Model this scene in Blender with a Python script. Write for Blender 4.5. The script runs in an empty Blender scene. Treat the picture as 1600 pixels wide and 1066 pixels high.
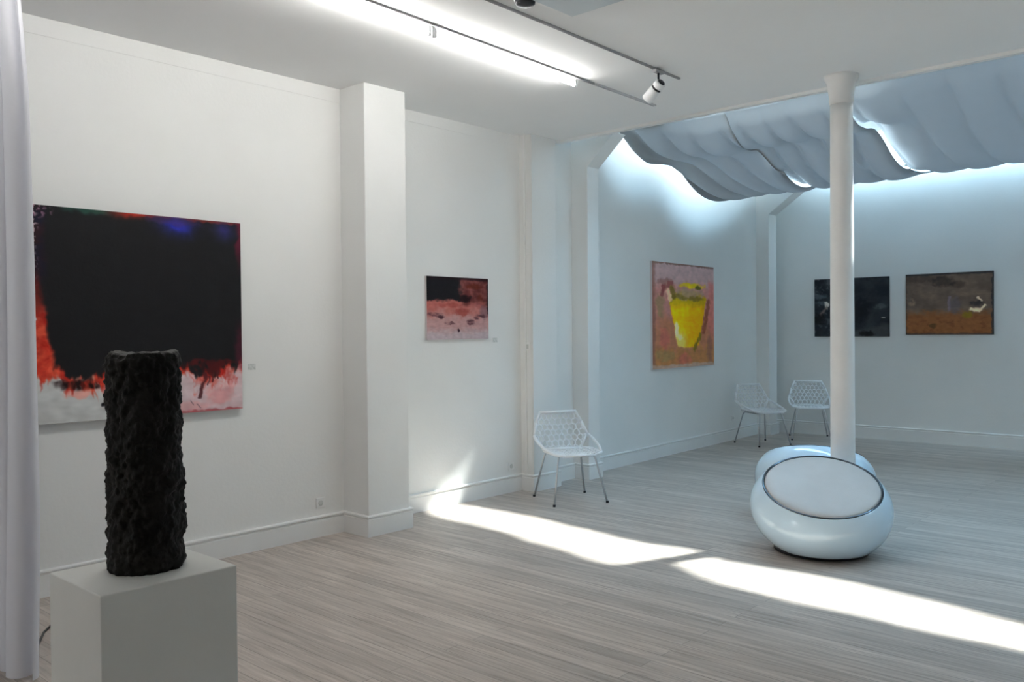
import bpy, bmesh, math, random
from mathutils import Vector, Matrix, noise
random.seed(7)
PI = math.pi
scene = bpy.context.scene
COL = scene.collection

# ------------------------------------------------------------------ materials
def lin(c):
    c = c / 255.0
    return c / 12.92 if c <= 0.04045 else ((c + 0.055) / 1.055) ** 2.4
def rgb(r, g, b):
    return (lin(r), lin(g), lin(b), 1.0)

def principled(name, col, rough=0.6, metal=0.0, spec=0.5, coat=0.0):
    m = bpy.data.materials.new(name); m.use_nodes = True
    b = m.node_tree.nodes['Principled BSDF']
    b.inputs['Base Color'].default_value = col
    b.inputs['Roughness'].default_value = rough
    b.inputs['Metallic'].default_value = metal
    b.inputs['Specular IOR Level'].default_value = spec
    b.inputs['Coat Weight'].default_value = coat
    return m

def mottled(name, c1, c2, scale, rough=0.7, bump=0.0, detail=4, spec=0.3, bscale=None):
    m = principled(name, c1, rough, spec=spec)
    nt = m.node_tree; N = nt.nodes; L = nt.links; b = N['Principled BSDF']
    tc = N.new('ShaderNodeTexCoord'); n = N.new('ShaderNodeTexNoise')
    n.inputs['Scale'].default_value = scale; n.inputs['Detail'].default_value = detail
    L.new(tc.outputs['Object'], n.inputs['Vector'])
    r = N.new('ShaderNodeValToRGB')
    r.color_ramp.elements[0].position = 0.35; r.color_ramp.elements[0].color = c1
    r.color_ramp.elements[1].position = 0.65; r.color_ramp.elements[1].color = c2
    L.new(n.outputs['Fac'], r.inputs['Fac']); L.new(r.outputs['Color'], b.inputs['Base Color'])
    if bump:
        n2 = N.new('ShaderNodeTexNoise'); n2.inputs['Scale'].default_value = bscale or scale * 6
        n2.inputs['Detail'].default_value = 5
        L.new(tc.outputs['Object'], n2.inputs['Vector'])
        bp = N.new('ShaderNodeBump'); bp.inputs['Strength'].default_value = bump
        bp.inputs['Distance'].default_value = 0.01
        L.new(n2.outputs['Fac'], bp.inputs['Height']); L.new(bp.outputs['Normal'], b.inputs['Normal'])
    return m

M = {}
M['wall'] = mottled('wall_paint', (0.80, 0.80, 0.785, 1), (0.825, 0.825, 0.81, 1), 1.5, 0.75, 0.12, bscale=40)
M['ceiling'] = mottled('ceiling_paint', (0.88, 0.88, 0.88, 1), (0.90, 0.90, 0.90, 1), 1.2, 0.85, 0.08, bscale=30)
M['trim'] = mottled('trim_gloss_paint', (0.82, 0.82, 0.81, 1), (0.84, 0.84, 0.83, 1), 3, 0.45, spec=0.5)
M['plinth'] = mottled('plinth_paint', (0.76, 0.765, 0.74, 1), (0.79, 0.795, 0.77, 1), 5, 0.6, 0.05, bscale=60)
M['column'] = mottled('column_paint', (0.80, 0.79, 0.775, 1), (0.84, 0.83, 0.815, 1), 4, 0.5, 0.06, bscale=20)
M['hatch'] = mottled('hatch_paint', (0.62, 0.68, 0.72, 1), (0.65, 0.71, 0.75, 1), 3, 0.7)
M['track'] = principled('grey_track', (0.36, 0.36, 0.365, 1), 0.45, 0.2)
M['trackw'] = principled('pale_track', (0.66, 0.67, 0.68, 1), 0.45, 0.0)
M['lampw'] = principled('white_lamp_enamel', (0.88, 0.89, 0.9, 1), 0.35)
M['black'] = principled('black_plastic', (0.012, 0.012, 0.018, 1), 0.5)
M['chrome'] = principled('dark_chrome', (0.10, 0.12, 0.14, 1), 0.12, 1.0)
M['steel'] = principled('steel_leg', (0.62, 0.63, 0.65, 1), 0.33, 1.0)
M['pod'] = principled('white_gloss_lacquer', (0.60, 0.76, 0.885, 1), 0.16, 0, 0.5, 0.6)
M['cushion'] = mottled('pale_leather', (0.52, 0.49, 0.47, 1), (0.55, 0.52, 0.50, 1), 6, 0.42, 0.15, bscale=120, spec=0.5)
M['chair'] = principled('white_chair_plastic', (0.86, 0.88, 0.9, 1), 0.35)
M['sculpt'] = mottled('charred_black', (0.003, 0.003, 0.0027, 1), (0.011, 0.0100, 0.0085, 1), 14, 0.65, 0.6, spec=0.2, bscale=60)
M['socket'] = principled('socket_plastic', (0.62, 0.63, 0.61, 1), 0.4)
M['label'] = mottled('label_card', (0.55, 0.57, 0.55, 1), (0.72, 0.73, 0.72, 1), 60, 0.6)
M['stretcher'] = principled('canvas_edge', (0.03, 0.03, 0.032, 1), 0.8)
M['stretcherw'] = principled('pale_canvas_edge', (0.62, 0.56, 0.56, 1), 0.8)
M['frost'] = principled('ribbon_dark', (0.06, 0.06, 0.06, 1), 0.6)

def emis(name, col, s):
    m = bpy.data.materials.new(name); m.use_nodes = True
    nt = m.node_tree; nt.nodes.clear()
    o = nt.nodes.new('ShaderNodeOutputMaterial'); e = nt.nodes.new('ShaderNodeEmission')
    e.inputs['Color'].default_value = col; e.inputs['Strength'].default_value = s
    nt.links.new(e.outputs[0], o.inputs[0]); return m
M['tube'] = emis('lit_tube', (1.0, 0.985, 0.95, 1), 59.0)

def cloth(name, dcol, tcol, fac):
    m = bpy.data.materials.new(name); m.use_nodes = True
    nt = m.node_tree; N = nt.nodes; N.clear(); L = nt.links
    o = N.new('ShaderNodeOutputMaterial'); d = N.new('ShaderNodeBsdfDiffuse'); t = N.new('ShaderNodeBsdfTranslucent')
    x = N.new('ShaderNodeMixShader'); x.inputs[0].default_value = fac
    tc = N.new('ShaderNodeTexCoord'); n = N.new('ShaderNodeTexNoise'); n.inputs['Scale'].default_value = 3
    L.new(tc.outputs['Object'], n.inputs['Vector'])
    r = N.new('ShaderNodeValToRGB')
    r.color_ramp.elements[0].color = tuple(c * 0.93 for c in dcol[:3]) + (1,)
    r.color_ramp.elements[1].color = dcol
    L.new(n.outputs['Fac'], r.inputs['Fac']); L.new(r.outputs['Color'], d.inputs['Color'])
    t.inputs['Color'].default_value = tcol
    L.new(d.outputs[0], x.inputs[1]); L.new(t.outputs[0], x.inputs[2]); L.new(x.outputs[0], o.inputs[0])
    return m
M['shade'] = cloth('grey_shade_cloth', (0.46, 0.465, 0.47, 1), (0.40, 0.44, 0.48, 1), 0.21)
M['curtain'] = cloth('white_voile', (0.80, 0.80, 0.84, 1), (0.75, 0.76, 0.82, 1), 0.35)

M['light_block'] = cloth('light_blocking_film', (0.8, 0.8, 0.78, 1), (0.8, 0.8, 0.78, 1), 0.06)
def glassmat():
    m = bpy.data.materials.new('roof_glass'); m.use_nodes = True
    nt = m.node_tree; N = nt.nodes; N.clear(); L = nt.links
    o = N.new('ShaderNodeOutputMaterial'); t = N.new('ShaderNodeBsdfTransparent'); g = N.new('ShaderNodeBsdfGlossy')
    t.inputs['Color'].default_value = (0.93, 0.97, 0.97, 1); g.inputs['Roughness'].default_value = 0.02
    f = N.new('ShaderNodeFresnel'); f.inputs['IOR'].default_value = 1.45
    x = N.new('ShaderNodeMixShader')
    L.new(f.outputs[0], x.inputs[0]); L.new(t.outputs[0], x.inputs[1]); L.new(g.outputs[0], x.inputs[2]); L.new(x.outputs[0], o.inputs[0])
    return m
M['glass'] = glassmat()

def floormat():
    m = principled('whitewashed_boards', (0.4, 0.38, 0.36, 1), 0.42, spec=0.45)
    nt = m.node_tree; N = nt.nodes; L = nt.links; b = N['Principled BSDF']
    tc = N.new('ShaderNodeTexCoord')
    br = N.new('ShaderNodeTexBrick')
    br.inputs['Scale'].default_value = 1.0
    br.inputs['Brick Width'].default_value = 2.3; br.inputs['Row Height'].default_value = 0.092
    br.inputs['Mortar Size'].default_value = 0.0022; br.inputs['Mortar Smooth'].default_value = 0.3
    br.inputs['Color1'].default_value = (0.0, 0, 0, 1); br.inputs['Color2'].default_value = (1, 1, 1, 1)
    br.inputs['Mortar'].default_value = (0.5, 0.5, 0.5, 1); br.offset = 0.37
    L.new(tc.outputs['Object'], br.inputs['Vector'])
    # long streaky grain
    mp = N.new('ShaderNodeMapping'); mp.inputs['Scale'].default_value = (0.9, 17.0, 1.0)
    L.new(tc.outputs['Object'], mp.inputs['Vector'])
    gn = N.new('ShaderNodeTexNoise'); gn.inputs['Scale'].default_value = 2.2; gn.inputs['Detail'].default_value = 7
    gn.inputs['Roughness'].default_value = 0.68; gn.inputs['Distortion'].default_value = 0.6
    L.new(mp.outputs[0], gn.inputs['Vector'])
    rp = N.new('ShaderNodeValToRGB')
    rp.color_ramp.elements[0].position = 0.34; rp.color_ramp.elements[0].color = (0.335, 0.286, 0.252, 1)
    rp.color_ramp.elements[1].position = 0.66; rp.color_ramp.elements[1].color = (0.575, 0.510, 0.462, 1)
    L.new(gn.outputs['Fac'], rp.inputs['Fac'])
    # wear patches
    wn = N.new('ShaderNodeTexNoise'); wn.inputs['Scale'].default_value = 0.9; wn.inputs['Detail'].default_value = 3
    L.new(tc.outputs['Object'], wn.inputs['Vector'])
    wr = N.new('ShaderNodeMapRange'); wr.inputs['From Min'].default_value = 0.3; wr.inputs['From Max'].default_value = 0.7
    wr.inputs['To Min'].default_value = 0.90; wr.inputs['To Max'].default_value = 1.07
    L.new(wn.outputs['Fac'], wr.inputs['Value'])
    br2 = N.new('ShaderNodeMapRange'); br2.inputs['To Min'].default_value = 0.86; br2.inputs['To Max'].default_value = 1.10
    L.new(br.outputs['Color'], br2.inputs['Value'])
    mm = N.new('ShaderNodeMath'); mm.operation = 'MULTIPLY'
    L.new(wr.outputs[0], mm.inputs[0]); L.new(br2.outputs[0], mm.inputs[1])
    mor = N.new('ShaderNodeMapRange'); mor.inputs['To Min'].default_value = 1.0; mor.inputs['To Max'].default_value = 0.55
    L.new(br.outputs['Fac'], mor.inputs['Value'])
    m2 = N.new('ShaderNodeMath'); m2.operation = 'MULTIPLY'
    L.new(mm.outputs[0], m2.inputs[0]); L.new(mor.outputs[0], m2.inputs[1])
    vm = N.new('ShaderNodeVectorMath'); vm.operation = 'SCALE'
    L.new(rp.outputs['Color'], vm.inputs[0]); L.new(m2.outputs[0], vm.inputs['Scale'])
    L.new(vm.outputs[0], b.inputs['Base Color'])
    bp = N.new('ShaderNodeBump'); bp.inputs['Strength'].default_value = 0.22; bp.inputs['Distance'].default_value = 0.004
    L.new(m2.outputs[0], bp.inputs['Height']); L.new(bp.outputs[0], b.inputs['Normal'])
    return m
M['floor'] = floormat()

def paintmat(name, rough=0.55):
    m = principled(name, (1, 1, 1, 1), rough, spec=0.15)
    nt = m.node_tree; a = nt.nodes.new('ShaderNodeVertexColor'); a.layer_name = 'paint'
    nt.links.new(a.outputs['Color'], nt.nodes['Principled BSDF'].inputs['Base Color'])
    tc = nt.nodes.new('ShaderNodeTexCoord'); n = nt.nodes.new('ShaderNodeTexNoise')
    n.inputs['Scale'].default_value = 45; n.inputs['Detail'].default_value = 5
    nt.links.new(tc.outputs['Object'], n.inputs['Vector'])
    bp = nt.nodes.new('ShaderNodeBump'); bp.inputs['Strength'].default_value = 0.25; bp.inputs['Distance'].default_value = 0.004
    nt.links.new(n.outputs['Fac'], bp.inputs['Height'])
    nt.links.new(bp.outputs[0], nt.nodes['Principled BSDF'].inputs['Normal'])
    return m
M['paint'] = paintmat('oil_paint')

# ------------------------------------------------------------------ mesh helpers
def obj(name, bm, mat, parent=None, smooth=False, bevel=0.0):
    me = bpy.data.meshes.new(name)
    bmesh.ops.recalc_face_normals(bm, faces=bm.faces)
    bm.to_mesh(me); bm.free()
    o = bpy.data.objects.new(name, me); COL.objects.link(o)
    if mat: me.materials.append(mat)
    if smooth:
        for p in me.polygons: p.use_smooth = True
    if bevel:
        md = o.modifiers.new('bevel', 'BEVEL'); md.width = bevel; md.segments = 2; md.limit_method = 'ANGLE'
    if parent: o.parent = parent
    return o

def box(bm, x0, x1, y0, y1, z0, z1):
    vs = [bm.verts.new((x, y, z)) for z in (z0, z1) for (x, y) in ((x0, y0), (x1, y0), (x1, y1), (x0, y1))]
    for f in ((0, 3, 2, 1), (4, 5, 6, 7), (0, 1, 5, 4), (1, 2, 6, 5), (2, 3, 7, 6), (3, 0, 4, 7)):
        bm.faces.new([vs[i] for i in f])

def prism(bm, pts, z0, z1):
    """pts: list of (x, y) outline"""
    a = [bm.verts.new((x, y, z0)) for x, y in pts]; b = [bm.verts.new((x, y, z1)) for x, y in pts]
    n = len(pts)
    bm.faces.new(a[::-1]); bm.faces.new(b)
    for i in range(n): bm.faces.new([a[i], a[(i + 1) % n], b[(i + 1) % n], b[i]])

def prism_xz(bm, pts, y0, y1):
    a = [bm.verts.new((x, y0, z)) for x, z in pts]; b = [bm.verts.new((x, y1, z)) for x, z in pts]
    n = len(pts)
    bm.faces.new(a); bm.faces.new(b[::-1])
    for i in range(n): bm.faces.new([a[i], b[i], b[(i + 1) % n], a[(i + 1) % n]])

def tube(bm, pts, r, seg=10, cap=True, r_end=None):
    pts = [Vector(p) for p in pts]
    rings = []
    n = len(pts); nv = None
    for i, p in enumerate(pts):
        t = (pts[min(i + 1, n - 1)] - pts[max(i - 1, 0)]).normalized()
        if nv is None:
            a = Vector((0, 0, 1)) if abs(t.z) < 0.9 else Vector((1, 0, 0))
            nv = t.cross(a).normalized()
        else:
            nv = (nv - t * nv.dot(t)).normalized()
        bv = t.cross(nv)
        rr = r if r_end is None else r + (r_end - r) * i / (n - 1)
        rings.append([bm.verts.new(p + (nv * math.cos(2 * PI * k / seg) + bv * math.sin(2 * PI * k / seg)) * rr) for k in range(seg)])
    for i in range(n - 1):
        for k in range(seg):
            bm.faces.new([rings[i][k], rings[i][(k + 1) % seg], rings[i + 1][(k + 1) % seg], rings[i + 1][k]])
    if cap:
        bm.faces.new(rings[0][::-1]); bm.faces.new(rings[-1])

def lathe(bm, prof, seg=64, mat4=None, caps=True):
    """prof: list of (r, z)."""
    rings = []
    for r, z in prof:
        ring = []
        for k in range(seg):
            v = Vector((r * math.cos(2 * PI * k / seg), r * math.sin(2 * PI * k / seg), z))
            if mat4: v = mat4 @ v
            ring.append(bm.verts.new(v))
        rings.append(ring)
    for i in range(len(rings) - 1):
        for k in range(seg):
            bm.faces.new([rings[i][k], rings[i][(k + 1) % seg], rings[i + 1][(k + 1) % seg], rings[i + 1][k]])
    if caps:
        bm.faces.new(rings[0][::-1]); bm.faces.new(rings[-1])

def tag(o, label, cat, group=None, kind=None):
    o['label'] = label; o['category'] = cat
    if group: o['group'] = group
    if kind: o['kind'] = kind
    return o
def thing(name, label, cat, loc=(0, 0, 0), rot=(0, 0, 0), group=None):
    o = bpy.data.objects.new(name, None); COL.objects.link(o)
    o.location = loc; o.rotation_euler = rot; o.empty_display_size = 0.1
    return tag(o, label, cat, group)
def struct(name, bm, mat, bevel=0.0, smooth=False):
    o = obj(name, bm, mat, None, smooth, bevel); o['kind'] = 'structure'; return o
def dup(root, loc, rotz, label):
    r = root.copy(); COL.objects.link(r); r.location = loc; r.rotation_euler = (0, 0, rotz); r['label'] = label
    for ch in list(root.children):
        c = ch.copy(); COL.objects.link(c); c.parent = r
        for g in ch.children:
            d = g.copy(); COL.objects.link(d); d.parent = c
    return r

# ------------------------------------------------------------------ room
H = 3.52
XR = 2.6         # right wall (out of frame)
YF = -2.6        # front wall, behind the camera
YB = 12.5        # back wall
YE = 6.88        # where the flat ceiling stops and the skylight begins
ZT = 4.30        # top of the skylight well
X1, X2 = -5.645, -5.735          # left wall faces in the first and second bay
A0, A1 = (-5.755, 7.0), (-6.03, YB)   # left wall of the annex, slightly splayed
def ax(y): return A0[0] + (A1[0] - A0[0]) * (y - A0[1]) / (A1[1] - A0[1])

bm = bmesh.new(); box(bm, -6.3, XR + 0.2, YF - 0.2, YB + 0.2, -0.1, 0.0); struct('floor', bm, M['floor'])
bm = bmesh.new(); box(bm, -6.0, XR, YF, YE, H, H + 0.2); struct('ceiling', bm, M['ceiling'])
bm = bmesh.new()
box(bm, -6.25, X1, YF - 0.2, 4.2, 0, H + 0.3)
box(bm, -6.25, X2, 4.2, 7.0, 0, H + 0.3)
prism(bm, [(-6.3, 7.0), (A0[0], 7.0), (A1[0], YB), (-6.3, YB)], 0, ZT)
struct('wall_left', bm, M['wall'])
bm = bmesh.new(); box(bm, -6.3, XR + 0.2, YB, YB + 0.2, 0, ZT); struct('wall_back', bm, M['wall'])
bm = bmesh.new(); box(bm, XR, XR + 0.2, YF, YB, 0, ZT); struct('wall_right', bm, M['wall'])
# front wall behind the camera with an unseen window added for the fill lamp
bm = bmesh.new()
box(bm, -6.25, -4.9, YF - 0.2, YF, 0, H); box(bm, -3.6, XR + 0.2, YF - 0.2, YF, 0, H)
box(bm, -4.9, -3.6, YF - 0.2, YF, 0, 0.5); box(bm, -4.9, -3.6, YF - 0.2, YF, 2.9, H)
struct('wall_front', bm, M['wall'])
bm = bmesh.new(); box(bm, -4.9, -3.6, YF - 0.12, YF - 0.11, 0.5, 2.9); struct('window_added', bm, M['light_block'])  # unseen pane, made nearly opaque to hold back the blue sky light
# upstand over the ceiling edge, skylight well
bm = bmesh.new(); box(bm, -6.0, XR, YE - 0.2, YE - 0.02, H + 0.2, ZT); struct('wall_upstand', bm, M['wall'])
bm = bmesh.new(); box(bm, -5.70, XR, YE - 0.03, YE + 0.025, H - 0.028, H + 0.03); struct('trim_1', bm, M['trim'], 0.005)

# pilasters
bm = bmesh.new(); box(bm, X1 - 0.05, -5.335, 4.185, 4.60, 0, H); struct('wall_pilaster_near', bm, M['wall'], 0.006)
bm = bmesh.new(); box(bm, X2 - 0.05, -5.575, 6.42, 6.80, 0, H); struct('wall_pilaster_middle', bm, M['wall'], 0.006)
bm = bmesh.new()
prism_xz(bm, [(-5.82, 0), (-5.565, 0), (-5.555, 3.31), (-5.20, H + 0.10), (-5.82, H + 0.10)], 7.30, 7.50)
struct('wall_pilaster_haunch', bm, M['wall'], 0.005)
bm = bmesh.new()
prism_xz(bm, [(-6.1, 0), (-5.805, 0), (-5.805, 3.27), (-5.30, 3.62), (-5.30, 4.0), (-6.1, 4.0)], 12.03, 12.28)
struct('wall_pilaster_corner', bm, M['wall'], 0.005)

# skylight: glass roof on rafters, cross beam where the shades end
bm = bmesh.new(); box(bm, -6.3, XR + 0.2, YE - 0.1, YB + 0.1, ZT, ZT + 0.012); struct('window_2', bm, M['glass'])
bm = bmesh.new()
for cx in (0.9,):
    w = 0.05
    box(bm, cx - w, cx + w, YE - 0.02, YB, ZT - 0.16, ZT - 0.002)
struct('trim_2', bm, M['trim'])
bm = bmesh.new(); box(bm, -6.3, -5.28, YE - 0.1, YB + 0.1, ZT + 0.02, ZT + 0.04); struct('trim_sun_block', bm, M['track'])  # unseen opaque strip added over the glass, keeps direct sun off the annex wall
bm = bmesh.new(); box(bm, -5.30, XR, 11.9, 12.26, 3.72, 3.95); struct('trim_3', bm, M['trim'])  # hidden beam, made wider to block sun from the back floor

# baseboards: a board with a rounded bead on top
def baseboard(name, pts, h=0.165, t=0.022):
    """polyline on the floor along the wall face; the room lies to the right-hand side given by nrm"""
    bm = bmesh.new()
    prof = [(0, 0), (t, 0), (t, h - 0.035), (t * 0.72, h - 0.03), (t * 0.72, h - 0.022), (t * 1.25, h - 0.014), (t * 1.2, h - 0.004), (t * 0.6, h), (0, h)]
    P = [Vector((p[0], p[1])) for p in pts]
    n = len(P); rings = []
    for i in range(n):
        ds = []
        if i > 0: ds.append((P[i] - P[i - 1]).normalized())
        if i < n - 1: ds.append((P[i + 1] - P[i]).normalized())
        ns = [Vector((d.y, -d.x)) for d in ds]
        if len(ns) == 2:
            mth = (ns[0] + ns[1]); mth = mth / (1 + ns[0].dot(ns[1]))
        else: mth = ns[0]
        rings.append([bm.verts.new((P[i].x + mth.x * d, P[i].y + mth.y * d, z)) for d, z in prof])
    for i in range(n - 1):
        for k in range(len(prof)):
            kk = (k + 1) % len(prof)
            bm.faces.new([rings[i][k], rings[i][kk], rings[i + 1][kk], rings[i + 1][k]])
    bm.faces.new(rings[0]); bm.faces.new(rings[-1][::-1])
    struct(name, bm, M['trim'])
baseboard('baseboard_left', [(X1, YF), (X1, 4.185), (-5.335, 4.185), (-5.335, 4.60), (X2, 4.60), (X2, 6.42), (-5.575, 6.42), (-5.575, 6.80), (X2, 6.80), (X2, 7.0), (-5.755, 7.30), (-5.565, 7.30), (-5.565, 7.50), (ax(7.5), 7.50), (ax(12.03), 12.03), (-5.805, 12.03), (-5.805, 12.28), (ax(12.28), 12.28), (ax(12.5), 12.5)])
baseboard('baseboard_back', [(-6.0, YB), (XR, YB)], 0.19)
# picture-rail band under the ceiling
bm = bmesh.new()
box(bm, X1, X1 + 0.004, YF, 4.185, H - 0.11, H); box(bm, X2, X2 + 0.004, 4.60, 6.42, H - 0.10, H)
struct('trim_4', bm, M['wall'], 0.003)
bm = bmesh.new(); box(bm, -5.585, -5.575 + 0.006, 6.42, 6.425, 0, H)
tube(bm, [(-5.66, 6.408, 0.165), (-5.66, 6.408, H)], 0.012, 8)
struct('trim_5', bm, M['wall'])

# ------------------------------------------------------------------ column
bm = bmesh.new()
prof = [(0.115, 0), (0.115, 0.05), (0.10, 0.07), (0.093, 0.12), (0.091, 0.3), (0.083, H - 0.34), (0.083, H - 0.22), (0.092, H - 0.19), (0.088, H - 0.17), (0.105, H - 0.06), (0.125, H - 0.02), (0.128, H)]
root = thing('column', 'round white cast iron column with flared head between the two pod seats', 'column', (-2.60, 6.63, 0))
lathe(bm, prof[:7], 40); obj('shaft', bm, M['column'], root, True)
bm = bmesh.new(); lathe(bm, prof[6:], 40); obj('capital', bm, M['column'], root, True)

# ------------------------------------------------------------------ skylight shades
PROF = [(7.60, 3.735), (7.75, 3.60), (8.03, 3.50), (8.25, 3.485), (8.5, 3.505), (8.72, 3.45), (9.0, 3.325), (9.27, 3.25), (9.55, 3.222), (9.8, 3.240), (10.2, 3.31), (10.7, 3.42), (11.2, 3.53), (11.9, 3.70)]
PROFR = [(7.60, 3.735), (7.9, 3.63), (8.3, 3.52), (8.7, 3.415), (9.1, 3.315), (9.4, 3.25), (9.6, 3.235), (9.8, 3.245), (10.2, 3.31), (10.7, 3.42), (11.2, 3.53), (11.9, 3.70)]
PROFL = [(7.60, 3.80), (7.80, 3.746), (8.107, 3.652), (8.428, 3.590), (8.907, 3.604), (9.122, 3.541), (9.418, 3.423), (9.728, 3.339), (10.05, 3.315), (10.4, 3.347), (10.9, 3.45), (11.4, 3.57), (11.9, 3.72)]
def pz(y, PROF=PROF):
    n = len(PROF)
    for i in range(n - 1):
        if y <= PROF[i + 1][0]:
            t = (y - PROF[i][0]) / (PROF[i + 1][0] - PROF[i][0])
            p0 = PROF[max(i - 1, 0)][1]; p1 = PROF[i][1]; p2 = PROF[i + 1][1]; p3 = PROF[min(i + 2, n - 1)][1]
            return 0.5 * ((2 * p1) + (-p0 + p2) * t + (2 * p0 - 5 * p1 + 4 * p2 - p3) * t * t + (-p0 + 3 * p1 - 3 * p2 + p3) * t ** 3)
    return PROF[-1][1]
def sst(a, b, x):
    t = max(0.0, min(1.0, (x - a) / (b - a))); return t * t * (3 - 2 * t)
def lerp_tab(tab, x):
    if x <= tab[0][0]: return tab[0][1]
    for (a, p), (b, q) in zip(tab, tab[1:]):
        if x <= b: return p + (q - p) * (x - a) / (b - a)
    return tab[-1][1]
SX = 0.90
FAR = [(-5.6 + SX, 7.76), (-4.93 + SX, 7.80), (-4.3 + SX, 7.70), (-3.6 + SX, 7.63), (-3.2 + SX, 7.70), (-2.9 + SX, 7.56), (-2.2 + SX, 7.64), (-1.5 + SX, 7.55), (-1.07 + SX, 7.45), (0 + SX, 7.5)]
NEAR = [(-5.8, 7.95), (-4.91, 7.86), (-4.82, 7.50), (-4.6, 7.36), (-4.38, 7.32), (-4.0, 7.35), (-3.6, 7.27), (-2.6, 7.08), (-2.42, 7.12), (-2.20, 7.36), (-1.75, 7.16), (-1.2, 7.13), (0.3, 7.11), (2.6, 7.11)]  # edge of the added cloth strip, drawn to outline the sun patch
def shade(label, x0, x1, amp, period, ph, lift_left=None, drop_right=0.0):
    nx = max(24, int((x1 - x0) / 0.02)); ny = 150
    bm = bmesh.new(); g = []
    for i in range(nx + 1):
        x = x0 + (x1 - x0) * i / nx; row = []
        for j in range(ny + 1):
            y = 7.60 + 4.3 * j / ny
            kb = sst(-5.5, -4.5, x)
            kr = sst(-2.9, -2.4, x)
            z = (pz(y) * (1 - kr) + pz(y, PROFR) * kr) * kb + pz(y, PROFL) * (1 - kb)
            s = sst(7.6, 8.1, y) * (1 - 0.5 * sst(10.8, 11.9, y))
            wob = 0.22 * noise.noise(Vector((x * 0.8, y * 0.55, ph)))
            f = (x + wob - x0) / period
            c = abs(math.sin(PI * f))                       # scallops hanging between seams
            z -= s * amp * (c ** 0.55 - 0.5)
            z += s * 0.012 * noise.noise(Vector((x * 7 + y * 0.8, y * 0.9, 8 + ph)))
            z += s * 0.035 * noise.noise(Vector((x * 1.6, y * 1.1, 3 + ph)))
            if lift_left: z += lift_left(y) * (1 - sst(0, 0.55, x - x0))
            z -= drop_right * sst(8.3, 9.5, y) * sst(-0.35, 0, x - x1)
            if ph == 5.0:
                z -= 0.038 * math.exp(-((x + 3.36 - 0.10 * (y - 9.0)) / 0.022) ** 2) * sst(8.3, 8.8, y) * (1 - sst(9.2, 9.55, y))
            yy = y + (lerp_tab(FAR, x) - 7.60 + 0.02 * noise.noise(Vector((x * 5, 1, ph)))) * (1 - sst(7.6, 8.8, y))
            row.append(bm.verts.new((x + (ax(y) - ax(8.6)) * (1 - kb), yy, z)))
        g.append(row)
    for i in range(nx):
        for j in range(ny):
            bm.faces.new([g[i][j], g[i + 1][j], g[i + 1][j + 1], g[i][j + 1]])
    g = []                                              # unseen cloth strip added above the ceiling edge to shape the sun patch
    for i in range(nx + 1):
        x = x0 + (x1 - x0) * i / nx; e = lerp_tab(NEAR, x) + 0.015 * noise.noise(Vector((x * 6, 4, ph)))
        g.append([bm.verts.new((x, YE - 0.015 + (e - YE + 0.015) * j / 6, 3.80 + 0.02 * math.sin(j * 1.1 + x * 9) * (j > 0))) for j in range(7)])
    for i in range(nx):
        for j in range(6):
            bm.faces.new([g[i][j], g[i + 1][j], g[i + 1][j + 1], g[i][j + 1]])
    o = obj('skylight_shade', bm, M['shade'], None, True)
    tag(o, label, 'shade', 'grey cloth shades slung under the skylight')
    md = o.modifiers.new('thick', 'SOLIDIFY'); md.thickness = 0.003
    return o
shade('grey cloth shade with deep folds nearest the left wall', -5.59, -4.22, 0.12, 0.33, 0.0, None, 0.0)
shade('middle grey cloth shade hanging behind the column head', -4.25, -3.02, 0.09, 0.31, 5.0,
      lambda y: 0.018 + 0.040 * sst(8.8, 9.2, y) * (1 - sst(9.4, 9.8, y)), 0.0)
shade('wide flatter grey cloth shade right of the column', -3.05, 2.52, 0.055, 0.42, 11.0,
      lambda y: 0.034 + 0.075 * sst(8.2, 8.8, y) * (1 - sst(9.1, 9.7, y)))

# ------------------------------------------------------------------ paintings
def nz(x, y, s, seed=0.0): return noise.noise(Vector((x * s, y * s, seed)))
def fbm(x, y, s, seed=0.0):
    return nz(x, y, s, seed) + 0.5 * nz(x, y, s * 2.1, seed + 3) + 0.25 * nz(x, y, s * 4.3, seed + 7)
def mix(a, b, t):
    t = max(0.0, min(1.0, t)); return tuple(a[i] + (b[i] - a[i]) * t for i in range(3))
def blob(u, v, cu, cv, ru, rv, s=1.0):
    d = ((u - cu) / ru) ** 2 + ((v - cv) / rv) ** 2
    if d > 3.0: return 0.0
    d += 0.75 * nz(u, v, 17, cu * 31 + cv * 17) + 0.4 * nz(u, v, 42, cv * 23)
    return s * max(0.0, 1 - sst(0.15, 1.5, d))
def glow(u, v, cu, cv, ru, rv):
    return math.exp(-1.6 * (((u - cu) / ru) ** 2 + ((v - cv) / rv) ** 2))
def stroke(u, v, p, q, w):
    px, py = u - p[0], v - p[1]; dx, dy = q[0] - p[0], q[1] - p[1]
    t = max(0, min(1, (px * dx + py * dy) / (dx * dx + dy * dy + 1e-9)))
    d = math.hypot(px - dx * t, py - dy * t)
    if d > w * 1.6: return 0.0
    return 1 - sst(w * 0.35, w * 1.15, d + 0.5 * w * nz(u, v, 30, p[0] * 19))

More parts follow.
